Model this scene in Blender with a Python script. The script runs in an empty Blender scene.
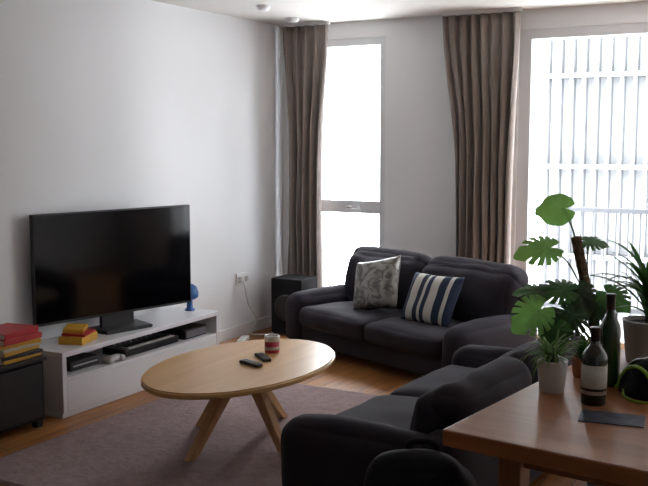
import bpy, bmesh, math, random
from mathutils import Vector, Matrix, noise
random.seed(7)
C = bpy.context
SC = C.scene
COL = SC.collection

# ------------------------------------------------------------------ materials
def new_mat(name):
    m = bpy.data.materials.new(name); m.use_nodes = True
    return m, m.node_tree.nodes, m.node_tree.links, m.node_tree.nodes['Principled BSDF']

def mat(name, col, rough=0.5, metal=0.0, var=0.06, scale=8, bump=0.0, bscale=60, spec=0.5, coat=0.0, sheen=0.0, stretch=(1,1,1)):
    m, N, L, b = new_mat(name)
    tc = N.new('ShaderNodeTexCoord'); mp = N.new('ShaderNodeMapping')
    mp.inputs['Scale'].default_value = stretch
    L.new(tc.outputs['Object'], mp.inputs[0])
    n = N.new('ShaderNodeTexNoise'); n.inputs['Scale'].default_value = scale; n.inputs['Detail'].default_value = 4
    L.new(mp.outputs[0], n.inputs['Vector'])
    r = N.new('ShaderNodeValToRGB')
    r.color_ramp.elements[0].color = tuple(max(0, c*(1-var)) for c in col)+(1,)
    r.color_ramp.elements[1].color = tuple(min(1, c*(1+var)) for c in col)+(1,)
    r.color_ramp.elements[0].position = .3; r.color_ramp.elements[1].position = .7
    L.new(n.outputs['Fac'], r.inputs[0]); L.new(r.outputs[0], b.inputs['Base Color'])
    b.inputs['Roughness'].default_value = rough; b.inputs['Metallic'].default_value = metal
    b.inputs['Specular IOR Level'].default_value = spec
    b.inputs['Coat Weight'].default_value = coat
    b.inputs['Sheen Weight'].default_value = sheen
    if bump > 0:
        n2 = N.new('ShaderNodeTexNoise'); n2.inputs['Scale'].default_value = bscale; n2.inputs['Detail'].default_value = 3
        L.new(tc.outputs['Object'], n2.inputs['Vector'])
        bp = N.new('ShaderNodeBump'); bp.inputs['Strength'].default_value = bump; bp.inputs['Distance'].default_value = .01
        L.new(n2.outputs['Fac'], bp.inputs['Height']); L.new(bp.outputs[0], b.inputs['Normal'])
    return m

def wood(name, c1, c2, rough=.35, axis='Y', coat=.0):
    m, N, L, b = new_mat(name)
    tc = N.new('ShaderNodeTexCoord'); mp = N.new('ShaderNodeMapping')
    s = {'X': (1.2, 14, 14), 'Y': (14, 1.2, 14), 'Z': (14, 14, 1.2)}[axis]
    mp.inputs['Scale'].default_value = s
    L.new(tc.outputs['Object'], mp.inputs[0])
    n = N.new('ShaderNodeTexNoise'); n.inputs['Scale'].default_value = 1.6; n.inputs['Detail'].default_value = 6
    n.inputs['Distortion'].default_value = .6
    L.new(mp.outputs[0], n.inputs['Vector'])
    r = N.new('ShaderNodeValToRGB')
    r.color_ramp.elements[0].color = c1+(1,); r.color_ramp.elements[1].color = c2+(1,)
    r.color_ramp.elements[0].position = .3; r.color_ramp.elements[1].position = .72
    L.new(n.outputs['Fac'], r.inputs[0]); L.new(r.outputs[0], b.inputs['Base Color'])
    b.inputs['Roughness'].default_value = rough; b.inputs['Coat Weight'].default_value = coat
    b.inputs['Coat Roughness'].default_value = .2
    return m

def floor_mat():
    m, N, L, b = new_mat('oak_plank_floor')
    tc = N.new('ShaderNodeTexCoord'); mp = N.new('ShaderNodeMapping')
    mp.inputs['Rotation'].default_value = (0, 0, math.pi/2)
    L.new(tc.outputs['Object'], mp.inputs[0])
    br = N.new('ShaderNodeTexBrick')
    br.inputs['Scale'].default_value = 1
    br.inputs['Brick Width'].default_value = 1.3; br.inputs['Row Height'].default_value = .13
    br.inputs['Mortar Size'].default_value = .0025; br.inputs['Mortar Smooth'].default_value = .2
    br.inputs['Color1'].default_value = (.34, .130, .032, 1); br.inputs['Color2'].default_value = (.47, .20, .055, 1)
    br.inputs['Mortar'].default_value = (.07, .03, .012, 1)
    L.new(mp.outputs[0], br.inputs['Vector'])
    mp2 = N.new('ShaderNodeMapping'); mp2.inputs['Scale'].default_value = (22, 1.6, 1)
    L.new(tc.outputs['Object'], mp2.inputs[0])
    n = N.new('ShaderNodeTexNoise'); n.inputs['Scale'].default_value = 1.5; n.inputs['Detail'].default_value = 6
    L.new(mp2.outputs[0], n.inputs['Vector'])
    r = N.new('ShaderNodeValToRGB'); r.color_ramp.elements[0].color = (.6, .6, .6, 1); r.color_ramp.elements[1].color = (1.15, 1.15, 1.15, 1)
    r.color_ramp.elements[0].position = .3; r.color_ramp.elements[1].position = .7
    L.new(n.outputs['Fac'], r.inputs[0])
    mx = N.new('ShaderNodeMix'); mx.data_type = 'RGBA'; mx.blend_type = 'MULTIPLY'; mx.inputs['Factor'].default_value = 1
    L.new(br.outputs['Color'], mx.inputs['A']); L.new(r.outputs[0], mx.inputs['B'])
    L.new(mx.outputs['Result'], b.inputs['Base Color'])
    b.inputs['Roughness'].default_value = .42
    return m

def glass_pane():
    m, N, L, b = new_mat('window_glass')
    N.remove(b)
    t = N.new('ShaderNodeBsdfTransparent'); g = N.new('ShaderNodeBsdfGlossy'); g.inputs['Roughness'].default_value = .02
    mx = N.new('ShaderNodeMixShader'); mx.inputs[0].default_value = .05
    t.inputs['Color'].default_value = (.97, .98, .98, 1)
    L.new(t.outputs[0], mx.inputs[1]); L.new(g.outputs[0], mx.inputs[2])
    L.new(mx.outputs[0], N['Material Output'].inputs['Surface'])
    return m

def stripes():
    m, N, L, b = new_mat('navy_white_stripe_fabric')
    tc = N.new('ShaderNodeTexCoord'); sp = N.new('ShaderNodeSeparateXYZ')
    L.new(tc.outputs['Object'], sp.inputs[0])
    r = N.new('ShaderNodeValToRGB'); r.color_ramp.interpolation = 'CONSTANT'
    mr = N.new('ShaderNodeMapRange'); mr.inputs['From Min'].default_value = -.21; mr.inputs['From Max'].default_value = .21
    L.new(sp.outputs['X'], mr.inputs['Value']); L.new(mr.outputs[0], r.inputs[0])
    navy = (.010, .022, .055, 1); wh = (.52, .51, .47, 1)
    e = r.color_ramp.elements
    e[0].position = 0; e[0].color = navy; e[1].position = .1; e[1].color = navy
    for p, c in ((.16, wh), (.31, navy), (.40, wh), (.46, navy), (.54, wh), (.70, navy), (.84, wh), (.9, navy)):
        k = e.new(p); k.color = c
    n = N.new('ShaderNodeTexNoise'); n.inputs['Scale'].default_value = 300
    bp = N.new('ShaderNodeBump'); bp.inputs['Strength'].default_value = .3; bp.inputs['Distance'].default_value = .004
    L.new(n.outputs[0], bp.inputs['Height']); L.new(bp.outputs[0], b.inputs['Normal'])
    L.new(r.outputs[0], b.inputs['Base Color']); b.inputs['Roughness'].default_value = .85
    return m

def silver():
    m, N, L, b = new_mat('silver_damask_fabric')
    tc = N.new('ShaderNodeTexCoord')
    n = N.new('ShaderNodeTexNoise'); n.inputs['Scale'].default_value = 9; n.inputs['Detail'].default_value = 5; n.inputs['Distortion'].default_value = 2.5
    L.new(tc.outputs['Object'], n.inputs['Vector'])
    r = N.new('ShaderNodeValToRGB'); r.color_ramp.elements[0].color = (.09, .082, .073, 1); r.color_ramp.elements[1].color = (.27, .26, .235, 1)
    r.color_ramp.elements[0].position = .40; r.color_ramp.elements[1].position = .58
    L.new(n.outputs[0], r.inputs[0]); L.new(r.outputs[0], b.inputs['Base Color'])
    b.inputs['Roughness'].default_value = .4; b.inputs['Metallic'].default_value = .15
    return m

M = dict(
 wall=mat('white_wall_paint', (.77, .775, .785), .85, var=.012, scale=2, bump=.05, bscale=250),
 rearwall=mat('rear_wall_bounce_cut_grey', (.36, .36, .37), .85, var=.02, scale=2),  # unseen wall; its grey is chosen to cut bounce light and deepen contrast
 ceil=mat('ceiling_paint', (.66, .64, .61), .9, var=.01, scale=2),
 trim=mat('white_trim', (.78, .78, .78), .4, var=.01),
 frame=mat('window_frame_white', (.68, .69, .71), .4, var=.01),
 sofa=mat('charcoal_sofa_fabric', (.023, .0195, .028), .9, var=.15, scale=5, bump=.2, bscale=220, sheen=.04, spec=.3),
 curtain=mat('taupe_curtain', (.275, .235, .215), .9, var=.06, scale=12, bump=.15, bscale=400),
 rug=mat('mauve_rug_pile', (.30, .215, .215), 1, var=.12, scale=18, bump=.35, bscale=120),
 oak=wood('light_oak', (.60, .34, .13), (.69, .42, .18), .36, 'Y', .15),
 oakleg=wood('light_oak_leg', (.50, .27, .11), (.60, .36, .16), .4, 'Z'),
 table=wood('warm_table_wood', (.26, .095, .032), (.37, .155, .056), .40, 'X', .06),
 tleg=wood('table_leg_wood', (.18, .075, .03), (.26, .115, .05), .45, 'Z'),
 gwhite=mat('white_gloss', (.78, .78, .80), .25, var=.01),
 black=mat('black_plastic', (.010, .010, .012), .4, var=.1),
 blackm=mat('black_matte', (.008, .008, .010), .85, var=.2, bump=.3, bscale=150, spec=.3),
 screen=mat('tv_screen', (.002, .002, .003), .10, var=0, spec=.2),
 grey=mat('grey_metal', (.3, .3, .32), .35, metal=.6, var=.03),
 lgrey=mat('light_grey_metal', (.5, .5, .5), .5, var=.03),
 red=mat('red_cover', (.45, .02, .025), .5), yellow=mat('yellow_cover', (.66, .35, .03), .5),
 cream=mat('paper', (.55, .50, .40), .8), blue=mat('blue_plastic', (.03, .12, .33), .4),
 pinkw=mat('red_candle_wax', (.38, .02, .05), .35), white=mat('white_ceramic', (.66, .65, .63), .35, var=.02),
 potgrey=mat('grey_ceramic', (.26, .26, .25), .6, bump=.1), soil=mat('soil', (.03, .018, .01), 1, bump=.8, bscale=80),
 terra=mat('terracotta', (.30, .12, .06), .8),
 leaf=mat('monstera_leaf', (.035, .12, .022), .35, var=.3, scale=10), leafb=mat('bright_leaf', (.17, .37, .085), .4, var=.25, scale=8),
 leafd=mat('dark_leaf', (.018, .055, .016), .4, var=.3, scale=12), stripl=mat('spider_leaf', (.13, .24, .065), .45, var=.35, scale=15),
 stem=mat('green_stem', (.05, .10, .03), .5), moss=mat('moss_pole_coir', (.11, .068, .037), 1, var=.5, scale=40, bump=1, bscale=90),
 bottle=mat('dark_green_bottle_glass', (.006, .015, .006), .08, var=0, coat=.5), label=mat('wine_label', (.55, .53, .46), .7, var=.15, scale=30),
 bottle2=mat('green_bottle_glass', (.014, .045, .014), .08, var=0, coat=.5), foil=mat('bottle_foil', (.03, .02, .02), .35, metal=.4),
 lime=mat('lime_strap', (.22, .40, .03), .5),
 bluecard=mat('blue_print_card', (.03, .045, .08), .5, var=.7, scale=25),
 facade=mat('facade_render', (.26, .265, .27), .9, var=.03), fin=mat('facade_fin', (.125, .128, .135), .7),
 rail=mat('balcony_rail', (.075, .078, .085), .6), concrete=mat('balcony_concrete', (.25, .25, .25), .9),
 floor=floor_mat(), glass=glass_pane(), stripe=stripes(), silver=silver(),
)
for k in ('leaf', 'leafb', 'stripl'):
    b = M[k].node_tree.nodes['Principled BSDF']
    N = M[k].node_tree.nodes; L = M[k].node_tree.links
    tr = N.new('ShaderNodeBsdfTranslucent'); mx = N.new('ShaderNodeMixShader'); mx.inputs[0].default_value = .4
    src = b.inputs['Base Color'].links[0].from_socket
    L.new(src, tr.inputs['Color']); L.new(b.outputs[0], mx.inputs[1]); L.new(tr.outputs[0], mx.inputs[2])
    L.new(mx.outputs[0], N['Material Output'].inputs['Surface'])

# ------------------------------------------------------------------ mesh helpers
def obj_from_bm(bm, name, m, parent=None, loc=(0,0,0), rot=(0,0,0), smooth=False):
    bmesh.ops.recalc_face_normals(bm, faces=bm.faces)
    me = bpy.data.meshes.new(name); bm.to_mesh(me); bm.free()
    if smooth:
        for p in me.polygons: p.use_smooth = True
    o = bpy.data.objects.new(name, me); COL.objects.link(o)
    if m: me.materials.append(m)
    o.location = loc; o.rotation_euler = rot
    if parent: o.parent = parent
    return o

def empty(name, loc=(0,0,0), rz=0):
    o = bpy.data.objects.new(name, None); COL.objects.link(o); o.location = loc; o.rotation_euler = (0, 0, rz)
    o.empty_display_size = .1
    return o

def box(name, c, s, m, parent=None, bevel=0.0, rot=(0,0,0)):
    bm = bmesh.new(); bmesh.ops.create_cube(bm, size=1)
    for v in bm.verts: v.co = Vector((v.co.x*s[0], v.co.y*s[1], v.co.z*s[2]))
    if bevel: bmesh.ops.bevel(bm, geom=bm.edges[:], offset=bevel, segments=3, affect='EDGES', profile=.5)
    return obj_from_bm(bm, name, m, parent, c, rot)

def b2(name, lo, hi, m, parent=None, bevel=0.0):
    c = [(a+b)/2 for a, b in zip(lo, hi)]; s = [b-a for a, b in zip(lo, hi)]
    return box(name, c, s, m, parent, bevel)

def softbox(name, c, s, m, parent=None, r=.05, puff=(0,0,0), rot=(0,0,0), wr=.0, cuts=13, seed=0):
    bm = bmesh.new(); bmesh.ops.create_cube(bm, size=1)
    bmesh.ops.subdivide_edges(bm, edges=bm.edges[:], cuts=cuts, use_grid_fill=True)
    h = [x/2 for x in s]
    for v in bm.verts:
        q = [math.sin(x*math.pi)*.5*.55 + x*.45 for x in v.co]
        p = Vector((q[0]*s[0], q[1]*s[1], q[2]*s[2]))
        k = [p[i]/h[i] for i in range(3)]
        inn = Vector([max(-(h[i]-r), min(h[i]-r, p[i])) for i in range(3)])
        d = p-inn
        if d.length > r: p = inn + d.normalized()*r
        for i in range(3):
            j, l = (i+1) % 3, (i+2) % 3
            p[i] += puff[i]*k[i]*(1-k[j]**2)*(1-k[l]**2)
        if wr: p += noise.noise_vector(p*7+Vector((seed*3.1, seed, 0)))*wr
        v.co = p
    o = obj_from_bm(bm, name, m, parent, c, rot, True)
    sb = o.modifiers.new('s', 'SUBSURF'); sb.levels = 1; sb.render_levels = 1
    return o

def lathe(name, prof, m, parent=None, loc=(0,0,0), seg=40, rot=(0,0,0), scale=(1,1,1)):
    bm = bmesh.new(); rings = []
    for (r, z) in prof:
        if r < 1e-5: rings.append([bm.verts.new((0, 0, z*scale[2]))])
        else: rings.append([bm.verts.new((r*math.cos(2*math.pi*i/seg)*scale[0], r*math.sin(2*math.pi*i/seg)*scale[1], z*scale[2])) for i in range(seg)])
    for a, b in zip(rings, rings[1:]):
        for i in range(seg):
            j = (i+1) % seg
            if len(a) == 1 and len(b) == 1: continue
            if len(a) == 1: bm.faces.new((a[0], b[i], b[j]))
            elif len(b) == 1: bm.faces.new((a[i], a[j], b[0]))
            else: bm.faces.new((a[i], a[j], b[j], b[i]))
    o = obj_from_bm(bm, name, m, parent, loc, rot, True)
    return o

def smoothpts(pts, n=8):
    P = [Vector(p) for p in pts]; P = [P[0]*2-P[1]]+P+[P[-1]*2-P[-2]]
    out = []
    for i in range(1, len(P)-2):
        for k in range(n):
            t = k/n; a, b, c, d = P[i-1], P[i], P[i+1], P[i+2]
            out.append(.5*((2*b)+(-a+c)*t+(2*a-5*b+4*c-d)*t*t+(-a+3*b-3*c+d)*t**3))
    out.append(P[-2]); return out

def tube(name, pts, r, m, parent=None, seg=8, r2=None, smooth=True, n=8):
    P = smoothpts(pts, n) if smooth else [Vector(p) for p in pts]
    bm = bmesh.new(); rings = []
    for i, p in enumerate(P):
        t = (P[min(i+1, len(P)-1)]-P[max(i-1, 0)]).normalized()
        a = t.cross(Vector((0, 0, 1)))
        if a.length < .05: a = t.cross(Vector((0, 1, 0)))
        a.normalize(); b = t.cross(a)
        rr = r if r2 is None else r+(r2-r)*i/(len(P)-1)
        rings.append([bm.verts.new(p+rr*(a*math.cos(2*math.pi*k/seg)+b*math.sin(2*math.pi*k/seg))) for k in range(seg)])
    for a, b in zip(rings, rings[1:]):
        for i in range(seg):
            j = (i+1) % seg; bm.faces.new((a[i], a[j], b[j], b[i]))
    bm.faces.new(rings[0]); bm.faces.new(rings[-1][::-1])
    return obj_from_bm(bm, name, m, parent, smooth=True)

def beam(name, p0, p1, w0, w1, th, m, parent=None, side=None):
    p0 = Vector(p0); p1 = Vector(p1); d = (p1-p0)
    hz = Vector((d.x, d.y, 0)).normalized(); sd = Vector((-hz.y, hz.x, 0))
    bm = bmesh.new(); vs = []
    for p, w in ((p0, w0), (p1, w1)):
        for a, b in ((-1, -1), (1, -1), (1, 1), (-1, 1)):
            vs.append(bm.verts.new(p+hz*(a*w/2)+sd*(b*th/2)))
    for f in ((0,1,2,3), (4,5,6,7), (0,1,5,4), (1,2,6,5), (2,3,7,6), (3,0,4,7)): bm.faces.new([vs[i] for i in f])
    bmesh.ops.bevel(bm, geom=bm.edges[:], offset=.005, segments=2, affect='EDGES')
    return obj_from_bm(bm, name, m, parent)

def prism(name, outline, z0, z1, m, parent=None, bevel=0, loc=(0,0,0), rot=(0,0,0)):
    bm = bmesh.new()
    vs = [bm.verts.new((x, y, z0)) for x, y in outline]; f = bm.faces.new(vs)
    g = bmesh.ops.extrude_face_region(bm, geom=[f])
    for v in g['geom']:
        if isinstance(v, bmesh.types.BMVert): v.co.z = z1
    if bevel:
        ed = [e for e in bm.edges if abs(e.verts[0].co.z-e.verts[1].co.z) < 1e-6]
        bmesh.ops.bevel(bm, geom=ed, offset=bevel, segments=3, affect='EDGES')
    return obj_from_bm(bm, name, m, parent, loc, rot)

# ------------------------------------------------------------------ room shell
RX, RY, H = 5.6, -8.4, 2.48
b2('floor', (-.3, RY-.2, -.12), (RX+.2, .3, 0), M['floor'])
b2('ceiling', (-.3, RY-.2, H), (RX+.2, .3, H+.15), M['ceil'])
b2('wall_left', (-.25, RY, 0), (0, .3, H), M['wall'])
b2('wall_right', (RX, RY, 0), (RX+.2, .3, H), M['wall'])
b2('wall_rear', (0, RY-.2, 0), (RX, RY, H), M['rearwall'])
NX0, NX1, NZ0, NZ1 = .30, .95, .06, 2.35
BX0, BX1, BZ0, BZ1 = 2.02, 4.3, .03, 2.34
w = empty('wall_back')
b2('pier_1', (0, 0, 0), (NX0, .3, H), M['wall'], w)
b2('pier_2', (NX1, 0, 0), (BX0, .3, H), M['wall'], w)
b2('pier_3', (BX1, 0, 0), (RX, .3, H), M['wall'], w)
b2('lintel_1', (NX0, 0, NZ1), (NX1, .3, H), M['wall'], w)
b2('lintel_2', (BX0, 0, BZ1), (BX1, .3, H), M['wall'], w)
b2('sill_1', (NX0, 0, 0), (NX1, .3, NZ0), M['wall'], w)
b2('sill_2', (BX0, 0, 0), (BX1, .3, BZ0), M['wall'], w)
b2('baseboard_left', (0, RY, 0), (.014, 0, .09), M['trim'])
bb = empty('baseboard_back')
b2('run_1', (.014, -.014, 0), (NX0, 0, .09), M['trim'], bb)
b2('run_2', (NX1, -.014, 0), (BX0, 0, .09), M['trim'], bb)

# narrow window
w1 = empty('window_1')
y0, y1 = .01, .08
fw = .05
b2('jamb_1', (NX0, y0, NZ0), (NX0+fw, y1, NZ1), M['frame'], w1)
b2('jamb_2', (NX1-fw, y0, NZ0), (NX1, y1, NZ1), M['frame'], w1)
b2('head', (NX0+fw, y0, NZ1-fw-.01), (NX1-fw, y1, NZ1), M['frame'], w1)
b2('bottom_rail', (NX0+fw, y0, NZ0), (NX1-fw, y1, NZ0+fw), M['frame'], w1)
b2('mid_rail', (NX0+fw, y0-.005, .96), (NX1-fw, y1, 1.06), M['frame'], w1)
b2('glass_1', (NX0+fw, .055, NZ0+fw), (NX1-fw, .06, .96), M['glass'], w1)
b2('glass_2', (NX0+fw, .055, 1.06), (NX1-fw, .06, NZ1-fw-.01), M['glass'], w1)
b2('handle_base', (.62, -.015, .99), (.66, .005, 1.02), M['lgrey'], w1, .003)
b2('handle_lever', (.62, -.030, .998), (.74, -.014, 1.014), M['lgrey'], w1, .004)
# big sliding window
w2 = empty('window_2')
b2('jamb_1', (BX0, .01, BZ0), (BX0+.09, .15, BZ1), M['frame'], w2)
b2('jamb_2', (BX1-.07, .01, BZ0), (BX1, .15, BZ1), M['frame'], w2)
b2('head', (BX0+.09, .01, BZ1-.07), (BX1-.07, .15, BZ1), M['frame'], w2)
b2('bottom_rail', (BX0+.09, .01, BZ0), (BX1-.07, .15, BZ0+.09), M['frame'], w2)
b2('meeting_stile', (3.15, .06, BZ0+.09), (3.24, .14, BZ1-.07), M['frame'], w2)
b2('glass_1', (BX0+.09, .10, BZ0+.09), (3.15, .105, BZ1-.07), M['glass'], w2)
b2('glass_2', (3.24, .10, BZ0+.09), (BX1-.07, .105, BZ1-.07), M['glass'], w2)

# outside : balcony and opposite facade
bal = empty('balcony')
b2('slab', (1.3, .3, -.2), (6, 1.5, 0), M['concrete'], bal)
b2('top_rail', (1.3, 1.4, .93), (6, 1.45, .97), M['rail'], bal)
b2('low_rail', (1.3, 1.41, .08), (6, 1.44, .12), M['rail'], bal)
bm = bmesh.new()
for i in range(46):
    x = 1.35+i*.1
    r = bmesh.ops.create_cube(bm, size=1)
    for v in r['verts']: v.co = Vector((x+v.co.x*.012, 1.425+v.co.y*.012, .52+v.co.z*.86))
obj_from_bm(bm, 'balusters', M['rail'], bal)
fac = empty('neighbouring_building')
b2('facade_wall', (.35, 6.6, -3), (12, 7.2, 9), M['facade'], fac)
bm = bmesh.new()
for i in range(60):
    r = bmesh.ops.create_cube(bm, size=1)
    x = .4+i*.17
    for v in r['verts']: v.co = Vector((x+v.co.x*.04, 6.45+v.co.y*.18, 3+v.co.z*12))
obj_from_bm(bm, 'vertical_fins', M['fin'], fac)
for i in range(8):
    z = -2.6+i*1.25
    b2('floor_band_%d' % (i+1), (.35, 6.34, z), (12, 6.6, z+.06), M['fin'], fac)

# smoke detectors
for i, (x, y) in enumerate(((.36, -.42), (.52, -1.08))):
    lathe('smoke_detector', [(0, 0), (.035, 0), (.045, .012), (.05, .03), (.05, .034)], M['trim'], None, (x, y, H-.034))

# ------------------------------------------------------------------ curtains
def curtain(name, xt0, xt1, xb0, xb1, folds, y=-.12, ztop=2.455, zbot=.015, seed=0):
    bm = bmesh.new(); nx, nz = folds*14, 44; g = []
    for j in range(nz+1):
        t = j/nz; z = ztop+(zbot-ztop)*t; row = []
        for i in range(nx+1):
            u = i/nx
            e = min(1, t*2.2); e = e*e*(3-2*e)
            uu = u + .012*math.sin(3*t+seed+u*9)
            x = (xt0+(xt1-xt0)*uu)*(1-e)+(xb0+(xb1-xb0)*uu)*e
            ph = uu*folds*2*math.pi
            amp = (.024+.018*e)*(1+.35*math.sin(u*11+seed))
            yy = y+amp*math.sin(ph+.5*math.sin(t*4+seed+u*5)) + .008*math.sin(2.0*ph+seed)
            x += .010*math.sin(ph*2+1)*e + .012*noise.noise(Vector((u*5, t*4, seed)))
            row.append(bm.verts.new((x, yy, z)))
        g.append(row)
    for j in range(nz):
        for i in range(nx): bm.faces.new((g[j][i], g[j][i+1], g[j+1][i+1], g[j+1][i]))
    p = empty(name)
    o = obj_from_bm(bm, 'drape', M['curtain'], p, smooth=True)
    s = o.modifiers.new('sol', 'SOLIDIFY'); s.thickness = .003
    b2('track', (min(xt0, xt1)-.01, y-.012, ztop), (max(xt0, xt1)+.01, y+.012, H), M['trim'], p)
    return p
curtain('curtain', .06, .51, .13, .44, 5, seed=1.0)
curtain('curtain', 1.48, 2.06, 1.60, 2.02, 7, seed=4.0)

# ------------------------------------------------------------------ rug
bm = bmesh.new()
bmesh.ops.create_grid(bm, x_segments=170, y_segments=230, size=.5)
for v in bm.verts:
    x, y = v.co.x, v.co.y
    edge = max(abs(x), abs(y)) > .498
    v.co = Vector((x*1.46+.0, y*2.13, (.0 if edge else .011+random.random()*.005)))
rug = obj_from_bm(bm, 'rug', M['rug'], None, (1.36, -2.785, .002), smooth=True)

# ------------------------------------------------------------------ sofas
def sofa(name, loc, rz, W=1.8, D=.8, arm=.20, k=1.0, wide=.03):
    p = empty(name, loc, rz); m = M['sofa']
    for i, (x, y) in enumerate(((.12, .1), (W-.12, .1), (.12, D-.1), (W-.12, D-.1))):
        box('foot_%d' % (i+1), (x, y, .03), (.06, .06, .06), M['black'], p, .006)
    softbox('base', (W/2, D/2+.02, .135), (W-.06, D-.06, .15), m, p, .03)
    for i, x in enumerate((arm/2, W-arm/2)):
        softbox('arm_%d' % (i+1), (x, D/2-.015, .235), (arm, D-.03, .37), m, p, .085, (.014, .01, .022), wr=.010, seed=i)
    sw = (W-2*arm)/2
    for i in range(2):
        softbox('seat_cushion_%d' % (i+1), (arm+sw*(i+.5), .30, .265), (sw+.004, .60, .15), m, p, .055, (0, .014, .024), wr=.010, seed=i+5)
    softbox('back_frame', (W/2, D-.10, .10+.26*k), (W-.06, .18, .52*k), m, p, .06)
    for i in range(2):
        sg = -1 if i == 0 else 1
        softbox('back_cushion_%d' % (i+1), (arm+sw*(i+.5)+sg*wide/2, D-.20, .30+.20*k-.03*(1-k)), (sw+wide, .19, .40*k), m, p, .085*k, (.012, .035, .025), rot=(math.radians(-12), 0, 0), wr=.014, seed=i+9)
        softbox('head_roll_%d' % (i+1), (arm+sw*(i+.5)+sg*wide*.55, D-.13, .30+.345*k-.06*(1-k)), (sw+wide*1.1, .19, .17), m, p, .08, (.01, .010, .016), rot=(math.radians(-8), 0, 0), wr=.012, seed=i+19)
    return p
R22 = math.radians(-22)
s1 = sofa('two_seat_sofa', (.52, -.86, 0), R22, 1.80, .80, .19, 1.0, .10)
s2 = sofa('two_seat_sofa', (2.31, -1.80, 0), math.radians(-95), 1.76, .82, .20, .68, .03)

def pillow(name, size, th, m, sofa_loc, srz, local, lean, roll, yaw=0):
    bm = bmesh.new(); n = 26; top = {}; bot = {}
    for i in range(n+1):
        for j in range(n+1):
            u = -1+2*i/n; v = -1+2*j/n
            k = max(0, (1-u**4)*(1-v**4))**.55
            x = u*size[0]/2*(1-.07*(1-v*v)); y = v*size[1]/2*(1-.07*(1-u*u))
            z = th/2*k + .006*noise.noise(Vector((u*2.5, v*2.5, th*50)))
            top[i, j] = bm.verts.new((x, y, z))
            bot[i, j] = top[i, j] if k == 0 else bm.verts.new((x, y, -th/2*k))
    for i in range(n):
        for j in range(n):
            bm.faces.new((top[i, j], top[i+1, j], top[i+1, j+1], top[i, j+1]))
            f = (bot[i, j], bot[i, j+1], bot[i+1, j+1], bot[i+1, j])
            if len(set(f)) == 4:
                try: bm.faces.new(f)
                except ValueError: pass
    o = obj_from_bm(bm, name, m, smooth=True)
    Mx = Matrix.Translation(sofa_loc) @ Matrix.Rotation(srz, 4, 'Z') @ Matrix.Translation(local) @ Matrix.Rotation(yaw, 4, 'Z') @ Matrix.Rotation(math.radians(90-lean), 4, 'X') @ Matrix.Rotation(math.radians(roll), 4, 'Z')
    o.matrix_world = Mx
    return o
pillow('silver_throw_cushion', (.40, .39), .13, M['silver'], (.52, -.86, 0), R22, (.68, .335, .53), 24, 14, .1)
pillow('striped_throw_cushion', (.43, .36), .13, M['stripe'], (.52, -.86, 0), R22, (1.24, .32, .50), 28, 1, .05)

# ------------------------------------------------------------------ coffee table
ct = empty('oval_coffee_table', (1.55, -2.88, .020))
ol = [(.40*math.cos(a), .625*math.sin(a)) for a in [2*math.pi*i/96 for i in range(96)]]
prism('table_top', ol, .385, .415, M['oak'], ct, .008)
hub = (-.04, .06)
box('hub_block', (hub[0], hub[1], .345), (.22, .22, .05), M['oakleg'], ct, .01)
for i, (fx, fy) in enumerate(((-.08, -.34), (.26, -.03), (-.06, .47), (-.36, .12))):
    d = Vector((fx-hub[0], fy-hub[1], 0)).normalized()*.05
    beam('leg_%d' % (i+1), (fx, fy, .0), (hub[0]+d.x*.6, hub[1]+d.y*.6, .382), .055, .10, .045, M['oakleg'], ct)
cz = .020+.415
cj = empty('red_candle_jar', (1.55, -2.61, cz))
lathe('jar_body', [(0, 0), (.036, 0), (.039, .006), (.039, .068), (.034, .068), (.034, .05), (0, .05)], M['pinkw'], cj)
lathe('jar_rim', [(.0395, .062), (.041, .066), (.041, .088), (.038, .092), (.034, .088), (.034, .056)], M['white'], cj)
lathe('jar_label', [(.0394, .018), (.0400, .018), (.0400, .034), (.0394, .034)], M['label'], cj)
def remote(loc, rz, L=.17):
    r = empty('remote_control', loc, rz)
    box('shell', (0, 0, .009), (.045, L, .017), M['black'], r, .006)
    for i in range(5):
        for j in range(3): box('button', ((j-1)*.012, -L*.3+i*.022, .0185), (.007, .010, .003), M['grey'], r)
remote((1.59, -2.76, cz), .9, .15)
remote((1.61, -2.90, cz), 1.25, .14)

# ------------------------------------------------------------------ TV stand
ts = empty('white_tv_stand')
X0, X1, Y0, Y1 = .05, .41, -2.98, -1.50
g = M['gwhite']
b2('top_panel', (X0, Y0, .345), (X1, Y1, .375), g, ts, .004)
b2('base_panel', (X0, Y0, .0), (X1-.01, Y1, .03), g, ts, .002)
b2('side_1', (X0, Y0, .03), (X1, Y0+.03, .345), g, ts)
b2('side_2', (X0, Y1-.03, .03), (X1, Y1, .345), g, ts)
b2('shelf', (X0, Y0+.03, .205), (X1-.005, Y1-.03, .225), g, ts)
b2('back_panel', (X0, Y0+.03, .03), (X0+.012, Y1-.03, .345), g, ts)
b2('drawer_front', (X1-.02, Y0+.032, .03), (X1, Y1-.032, .203), g, ts, .003)
sy = empty('synthesizer_keyboard', (.27, -2.15, .225))
box('case', (0, 0, .025), (.19, .52, .045), M['black'], sy, .006)
box('keys', (.055, -.0, .0485), (.07, .44, .006), M['white'], sy, .001)
for i in range(18): box('black_key', (.042, -.2+i*.0235, .054), (.04, .009, .008), M['black'], sy)
for i in range(8): lathe('knob', [(0, .012), (.008, .012), (.009, 0)], M['grey'], sy, (-.05, -.2+i*.05, .048), 12)
gc = empty('game_console', (.25, -2.72, .225))
box('body', (0, 0, .03), (.16, .24, .055), M['black'], gc, .008); box('stripe', (.081, 0, .03), (.004, .2, .008), M['lgrey'], gc)
pr = empty('white_games_controller', (.36, -2.52, .225))
softbox('pad', (0, 0, .022), (.06, .10, .03), M['white'], pr, .014)
for s in (-1, 1): softbox('grip_%d' % (s+2), (.01, s*.05, .02), (.075, .04, .034), M['white'], pr, .016)
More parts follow.
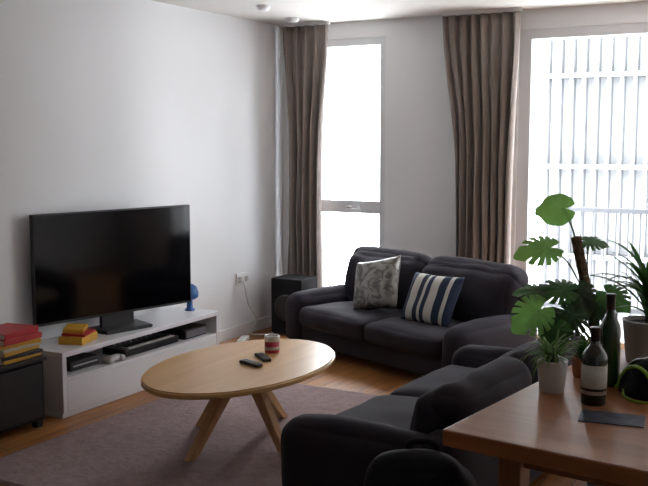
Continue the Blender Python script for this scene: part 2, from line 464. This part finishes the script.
rt = empty('av_receiver', (.25, -1.71, .225))
box('body', (0, 0, .035), (.24, .24, .065), M['black'], rt, .005); box('panel', (.122, 0, .035), (.004, .22, .045), M['grey'], rt)
# television
TVR = math.radians(-13)
tv = empty('television', (.210, -2.30, .375), TVR)
box('body', (0, 0, .42), (.03, 1.165, .655), M['black'], tv, .006)
box('screen', (.0155, 0, .424), (.003, 1.145, .63), M['screen'], tv)
box('rear_housing', (-.03, 0, .32), (.04, .6, .34), M['black'], tv, .01)
box('neck', (-.01, 0, .065), (.03, .24, .11), M['black'], tv, .004)
prism('foot', [(-.08, -.20), (.13, -.17), (.13, .17), (-.08, .20)], 0, .022, M['black'], tv, .005)
yb = empty('yellow_gift_box', (.27, -2.71, .375), .3)
box('carton', (0, 0, .022), (.15, .20, .044), M['yellow'], yb, .004)
box('lid', (0, .01, .053), (.14, .18, .014), M['red'], yb, .003, (0, .06, .1))
box('wrap', (-.02, .01, .075), (.12, .17, .026), M['yellow'], yb, .006, (0, .05, .3))
bl = empty('blue_mushroom_lamp', (.22, -1.58, .375))
lathe('base', [(0, 0), (.035, 0), (.035, .008), (.022, .02), (.018, .09), (0, .09)], M['blue'], bl)
lathe('shade', [(.0, .185), (.025, .182), (.049, .165), (.062, .125), (.060, .095), (.040, .08), (0, .082)], M['blue'], bl)
sc = empty('dark_side_cabinet')
b2('carcass', (.05, -4.00, .04), (.41, -3.12, .37), M['blackm'], sc, .004)
b2('top', (.04, -4.02, .37), (.43, -3.11, .39), M['black'], sc, .003)
for i, (x, y) in enumerate(((.08, -3.97), (.38, -3.97), (.08, -3.15), (.38, -3.15))): b2('foot_%d' % (i+1), (x-.02, y-.02, 0), (x+.02, y+.02, .04), M['black'], sc)
for i in range(2): b2('door_panel_%d' % (i+1), (.41, -3.98+i*.425, .06), (.418, -3.565+i*.425, .35), M['black'], sc, .002)
bk = empty('book_stack', (.29, -3.25, .39))
z = 0
for i, (c, t, dx, r) in enumerate((('yellow', .020, 0, .05), ('black', .018, .01, -.04), ('yellow', .025, -.01, .1), ('cream', .014, .01, 0), ('yellow', .022, 0, -.12), ('red', .030, .01, .05), ('red', .03, -.01, .15))):
    box('book_%d' % (i+1), (dx, 0, z+t/2), (.21, .27, t), M[c], bk, .003, (0, 0, r))
    box('pages_%d' % (i+1), (dx, -.002, z+t/2), (.20, .27, t*.7), M['cream'], bk, 0, (0, 0, r)); z += t
hat = empty('black_bowl', (.22, -3.62, .39))
lathe('bowl', [(0, 0), (.05, 0), (.10, .05), (.12, .11), (.11, .11), (.09, .055), (0, .012)], M['black'], hat)

# corner: speaker, outlet, cables
pc = empty('subwoofer', (.33, -.36, 0))
box('cabinet', (0, 0, .24), (.28, .26, .44), M['blackm'], pc, .008)
for i, (x, y) in enumerate(((-.11, -.10), (.11, -.10), (-.11, .10), (.11, .10))): box('foot_%d' % (i+1), (x, y, .01), (.03, .03, .02), M['black'], pc)
lathe('driver', [(0, .002), (.05, .004), (.09, .015), (.10, .006), (.105, 0)], M['black'], pc, (0, -.13, .23), rot=(math.radians(90), 0, 0))
so = empty('wall_socket', (0, -.63, .46))
box('plate', (.006, 0, 0), (.011, .15, .09), M['trim'], so, .004)
box('plug', (.028, -.035, -.005), (.035, .05, .05), M['white'], so, .006)
box('plug_2', (.022, .04, -.005), (.02, .04, .04), M['lgrey'], so, .006)
tube('power_cable', [(.045, -.665, .45), (.06, -.66, .38), (.05, -.60, .25), (.09, -.55, .12), (.07, -.60, .02), (.16, -.56, .012), (.28, -.58, .012), (.34, -.66, .012)], .006, M['white'])
ex = empty('extension_lead', (.17, -.86, 0), .4)
box('block', (0, 0, .02), (.06, .22, .036), M['white'], ex, .006)
for i in range(3): box('outlet_%d' % (i+1), (0, -.07+i*.07, .0385), (.035, .035, .002), M['lgrey'], ex)

# ------------------------------------------------------------------ dining table
TR = math.radians(-7)
dt = empty('dining_table', (3.150, -4.19, 0), TR)
TH = .70
b2('top', (0, 0, TH-.05), (1.75, 1.38, TH), M['table'], dt, .006)
for i, (x, y) in enumerate(((.16, .16), (1.59, .16), (.16, 1.22), (1.59, 1.22))): b2('leg_%d' % (i+1), (x-.035, y-.035, 0), (x+.035, y+.035, TH-.05), M['tleg'], dt, .004)
b2('apron_1', (.19, .15, TH-.12), (1.56, .18, TH-.05), M['tleg'], dt)
b2('apron_2', (.19, 1.20, TH-.12), (1.56, 1.23, TH-.05), M['tleg'], dt)

# ------------------------------------------------------------------ plants
def blade(bm, base, az, length, lift, droop, width, seg=9):
    d = Vector((math.cos(az), math.sin(az), 0)); s = Vector((-d.y, d.x, 0)); prev = None
    p = Vector(base); ang = lift
    for i in range(seg+1):
        t = i/seg
        wd = width*max(.04, math.sin(math.pi*min(1, .18+t*.82))**.7)*(1 if t < .95 else .3)
        a = bm.verts.new(p-s*wd/2+Vector((0, 0, wd*.2))); c = bm.verts.new(p); b = bm.verts.new(p+s*wd/2+Vector((0, 0, wd*.2)))
        if prev:
            bm.faces.new((prev[0], a, c, prev[1])); bm.faces.new((prev[1], c, b, prev[2]))
        prev = (a, c, b)
        p = p+(d*math.cos(ang)+Vector((0, 0, math.sin(ang))))*(length/seg); ang -= droop/seg
def pot(p, r0, r1, h, m):
    lathe('pot', [(0, 0), (r0, 0), (r0+.003, .004), (r1, h-.004), (r1, h), (r1-.008, h), (r1-.010, h-.02), (0, h-.02)], m, p)
    lathe('soil', [(0, h-.012), (r1-.011, h-.016)], M['soil'], p)
sp = empty('potted_spider_plant', (3.315, -3.615, TH))
pot(sp, .038, .052, .11, M['white'])
bm = bmesh.new()
for i in range(70):
    blade(bm, (random.uniform(-.015, .015), random.uniform(-.015, .015), .098), random.uniform(0, 6.28), random.uniform(.08, .17), random.uniform(.7, 1.5), random.uniform(1.0, 2.2), random.uniform(.007, .011))
obj_from_bm(bm, 'foliage', M['stripl'], sp, smooth=True)

su = empty('potted_succulent', (3.355, -3.36, TH))
pot(su, .030, .040, .07, M['terra'])
bm = bmesh.new()
for i in range(40):
    blade(bm, (0, 0, .06), i*2.4, random.uniform(.05, .10), random.uniform(.5, 1.5), random.uniform(.2, .9), random.uniform(.012, .018), 6)
obj_from_bm(bm, 'foliage', M['leaf'], su, smooth=True)

dr = empty('potted_dracaena', (3.51, -3.02, TH))
pot(dr, .068, .088, .165, M['potgrey'])
bm = bmesh.new()
tube('trunk', [(0, 0, .14), (.006, .0, .2), (0, .005, .27)], .009, M['moss'], dr)
for i in range(44):
    z0 = random.uniform(.17, .28)
    blade(bm, (0, 0, z0), i*2.4+random.uniform(-.2, .2), random.uniform(.16, .31), random.uniform(.55, 1.45), random.uniform(.5, 1.5), random.uniform(.016, .028))
obj_from_bm(bm, 'foliage', M['leaf'], dr, smooth=True)

def mleaf(name, pos, tipdir, normal, size, m, parent, notch=True, seed=0):
    n = Vector(normal).normalized(); t = Vector(tipdir); t = (t-n*t.dot(n)).normalized(); s = t.cross(n)
    bm = bmesh.new(); K = 144; rings = 7
    ctr = bm.verts.new((0, 0, 0)); R = []
    rnd = random.Random(seed)
    nots = [(.50, .34), (.86, .42), (1.24, .45), (1.62, .38), (2.02, .25)]
    outline = []
    for k in range(K):
        th = -math.pi+2*math.pi*k/K; a = abs(th)
        r = .60*(1+.28*math.cos(a)) + .14*math.exp(-((a)/.22)**2)
        if a > 2.75: r *= 1-.75*((a-2.75)/(math.pi-2.75))
        if notch:
            for q, dep in nots:
                d = abs(a-q-(.08 if th > 0 else 0)+rnd.uniform(-.004, .004))
                if d < .055: r *= 1-dep*(1-(d/.055)**2)
        outline.append((th, r))
    for j in range(1, rings+1):
        row = []
        for th, r in outline:
            rr = r*j/rings
            x = rr*math.cos(th); y = rr*math.sin(th)
            zz = -.30*x*x*(1 if x > 0 else .3)-.40*abs(y)**2+.12*abs(y)+.02*math.sin(9*th)*rr
            row.append(bm.verts.new(Vector((x, y, zz))))
        R.append(row)
    for k in range(K):
        l = (k+1) % K
        bm.faces.new((ctr, R[0][k], R[0][l]))
        for j in range(rings-1): bm.faces.new((R[j][k], R[j+1][k], R[j+1][l], R[j][l]))
    P = Vector(pos)
    for v in bm.verts:
        c = v.co*size; v.co = P+t*c.x+s*c.y+n*c.z
    return obj_from_bm(bm, name, m, parent, smooth=True)

mo = empty('potted_monstera')
px, py = 3.30, -2.55
pt = lathe('pot', [(0, 0), (.10, 0), (.13, .26), (.13, .27), (.118, .27), (.116, .25), (0, .25)], M['potgrey'], mo, (px, py, 0))
lathe('soil', [(0, .258), (.117, .252)], M['soil'], mo, (px, py, 0))
top = Vector((3.135, -2.64, 1.13)); base = Vector((px, py, .24))
tube('moss_pole', [base, base.lerp(top, .5)+Vector((.01, 0, 0)), top], .023, M['moss'], mo, 12)
leaves = [
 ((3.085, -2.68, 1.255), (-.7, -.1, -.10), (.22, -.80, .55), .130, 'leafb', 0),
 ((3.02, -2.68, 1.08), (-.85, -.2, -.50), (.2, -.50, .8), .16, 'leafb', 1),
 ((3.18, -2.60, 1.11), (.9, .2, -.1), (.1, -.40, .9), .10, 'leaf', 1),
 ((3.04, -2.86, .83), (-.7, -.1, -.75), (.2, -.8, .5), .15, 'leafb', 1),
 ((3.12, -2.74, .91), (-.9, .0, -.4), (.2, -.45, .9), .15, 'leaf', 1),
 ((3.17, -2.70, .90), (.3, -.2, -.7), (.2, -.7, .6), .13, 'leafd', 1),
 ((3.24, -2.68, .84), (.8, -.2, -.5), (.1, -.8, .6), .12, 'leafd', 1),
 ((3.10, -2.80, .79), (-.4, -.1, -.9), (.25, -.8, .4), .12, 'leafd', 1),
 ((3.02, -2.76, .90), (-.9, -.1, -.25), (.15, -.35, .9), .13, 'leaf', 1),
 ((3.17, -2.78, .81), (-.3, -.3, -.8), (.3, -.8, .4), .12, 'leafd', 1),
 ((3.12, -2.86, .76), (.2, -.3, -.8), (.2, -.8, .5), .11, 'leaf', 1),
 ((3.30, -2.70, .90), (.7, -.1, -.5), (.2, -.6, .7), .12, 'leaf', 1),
]
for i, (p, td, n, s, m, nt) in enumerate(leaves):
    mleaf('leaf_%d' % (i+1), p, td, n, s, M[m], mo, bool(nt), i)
    P = Vector(p); f = max(.1, min(.95, (P.z-.30)/.95)); q = base.lerp(top, f*.85)
    mid = (P+q)/2+Vector((0, 0, .05))
    tube('petiole_%d' % (i+1), [q, mid, P], .004, M['stem'], mo, 6)

# ------------------------------------------------------------------ bottles etc.
def bottle(name, loc, h, r, m, lab=True):
    p = empty(name, loc)
    s = h/.30
    lathe('glass', [(0, .004), (r*.6, 0), (r*.95, .002), (r, .008), (r, .18*s), (r*.96, .195*s), (r*.8, .21*s), (r*.55, .225*s), (.0145, .24*s), (.0135, .29*s), (.0155, .292*s), (.0155, .3*s), (0, .3*s)], m, p)
    if lab:
        lathe('label', [(r+.0006, .045*s), (r+.0010, .045*s), (r+.0010, .16*s), (r+.0006, .16*s)], M['label'], p)
        lathe('label_band', [(r+.0011, .06*s), (r+.0014, .06*s), (r+.0014, .07*s), (r+.0011, .07*s)], M['foil'], p)
    lathe('foil', [(.0150, .25*s), (.0148, .29*s), (.0165, .293*s), (.0165, .302*s), (0, .3025*s)], M['foil'], p)
bottle('wine_bottle', (3.475, -3.70, TH), .25, .040, M['bottle'])
bottle('wine_bottle', (3.465, -3.44, TH), .32, .037, M['bottle2'], False)

# bicycle helmet resting on the table
he = empty('bicycle_helmet', (3.61, -3.50, TH), .9)
a = .085
prof = [(a*.93, 0), (a, .006)]+[(a*math.cos(t), .006+.105*math.sin(t)) for t in [math.pi/2*i/12 for i in range(1, 13)]]
prof += [(a*.86*math.cos(t), .006+.090*math.sin(t)) for t in [math.pi/2*i/12 for i in range(12, -1, -1)]]
lathe('shell', prof, M['blackm'], he, scale=(1, 1.28, 1))
for i, off in enumerate((-.05, -.017, .017, .05)):
    pts = []
    for t in [math.radians(12+156*q/10) for q in range(11)]:
        y = -a*1.28*math.cos(t); h = max(0, 1-(y/(a*1.28))**2-(off/a)**2)
        pts.append((off, y*.97, .010+.110*math.sqrt(h)))
    tube('rib_%d' % (i+1), pts, .007, M['black'] if i % 3 else M['lime'], he, 8, n=4)
tube('chin_strap', [(-.08, .03, .02), (-.10, .0, .006), (-.11, -.06, .005), (-.07, -.10, .005)], .004, M['lime'], he, 6)
pm = empty('blue_postcard', (3.565, -3.84, TH), .15)
box('card', (0, 0, .002), (.19, .125, .003), M['bluecard'], pm)
box('print', (0, 0, .0038), (.17, .105, .0006), M['bluecard'], pm)

# ------------------------------------------------------------------ backpack
bp = empty('black_backpack', (3.00, -3.99, 0), .25)
softbox('main_body', (0, 0, .265), (.36, .19, .53), M['blackm'], bp, .08, (.01, .02, .02), wr=.03, seed=3)
softbox('front_pocket', (0, -.12, .17), (.25, .08, .26), M['blackm'], bp, .035, (0, .01, 0), wr=.008)
tube('grab_handle', [(-.05, .03, .50), (-.04, .03, .565), (.04, .03, .565), (.05, .03, .50)], .010, M['blackm'], bp)
for i, s in enumerate((-1, 1)): tube('strap_%d' % (i+1), [(s*.08, .08, .46), (s*.11, .13, .38), (s*.12, .13, .2), (s*.12, .08, .06)], .015, M['blackm'], bp)
tube('zip', [(-.12, -.085, .36), (-.08, -.09, .44), (.08, -.09, .44), (.12, -.085, .36)], .004, M['grey'], bp)

# ------------------------------------------------------------------ lighting
W = bpy.data.worlds.new('overcast_sky'); SC.world = W; W.use_nodes = True
bg = W.node_tree.nodes['Background']; bg.inputs['Color'].default_value = (.94, .96, 1, 1); bg.inputs['Strength'].default_value = 7.0
def portal(x0, x1, z0, z1, nm):
    l = bpy.data.lights.new(nm, 'AREA'); l.shape = 'RECTANGLE'; l.size = x1-x0; l.size_y = z1-z0
    l.cycles.is_portal = True
    o = bpy.data.objects.new(nm, l); COL.objects.link(o); o.location = ((x0+x1)/2, .32, (z0+z1)/2); o.rotation_euler = (math.radians(-90), 0, 0)
portal(NX0, NX1, NZ0, NZ1, 'portal_1'); portal(BX0, BX1, BZ0, BZ1, 'portal_2')

# ------------------------------------------------------------------ camera
cd = bpy.data.cameras.new('camera'); cam = bpy.data.objects.new('camera', cd); COL.objects.link(cam)
cd.sensor_width = 36; cd.lens = 36*936/648
cam.location = (4.161, -6.703, 1.55)
cam.rotation_euler = (math.radians(90-6.3), 0, math.radians(29.3))
cd.clip_start = .05
SC.camera = cam
SC.view_settings.view_transform = 'Standard'
SC.view_settings.exposure = 1.98
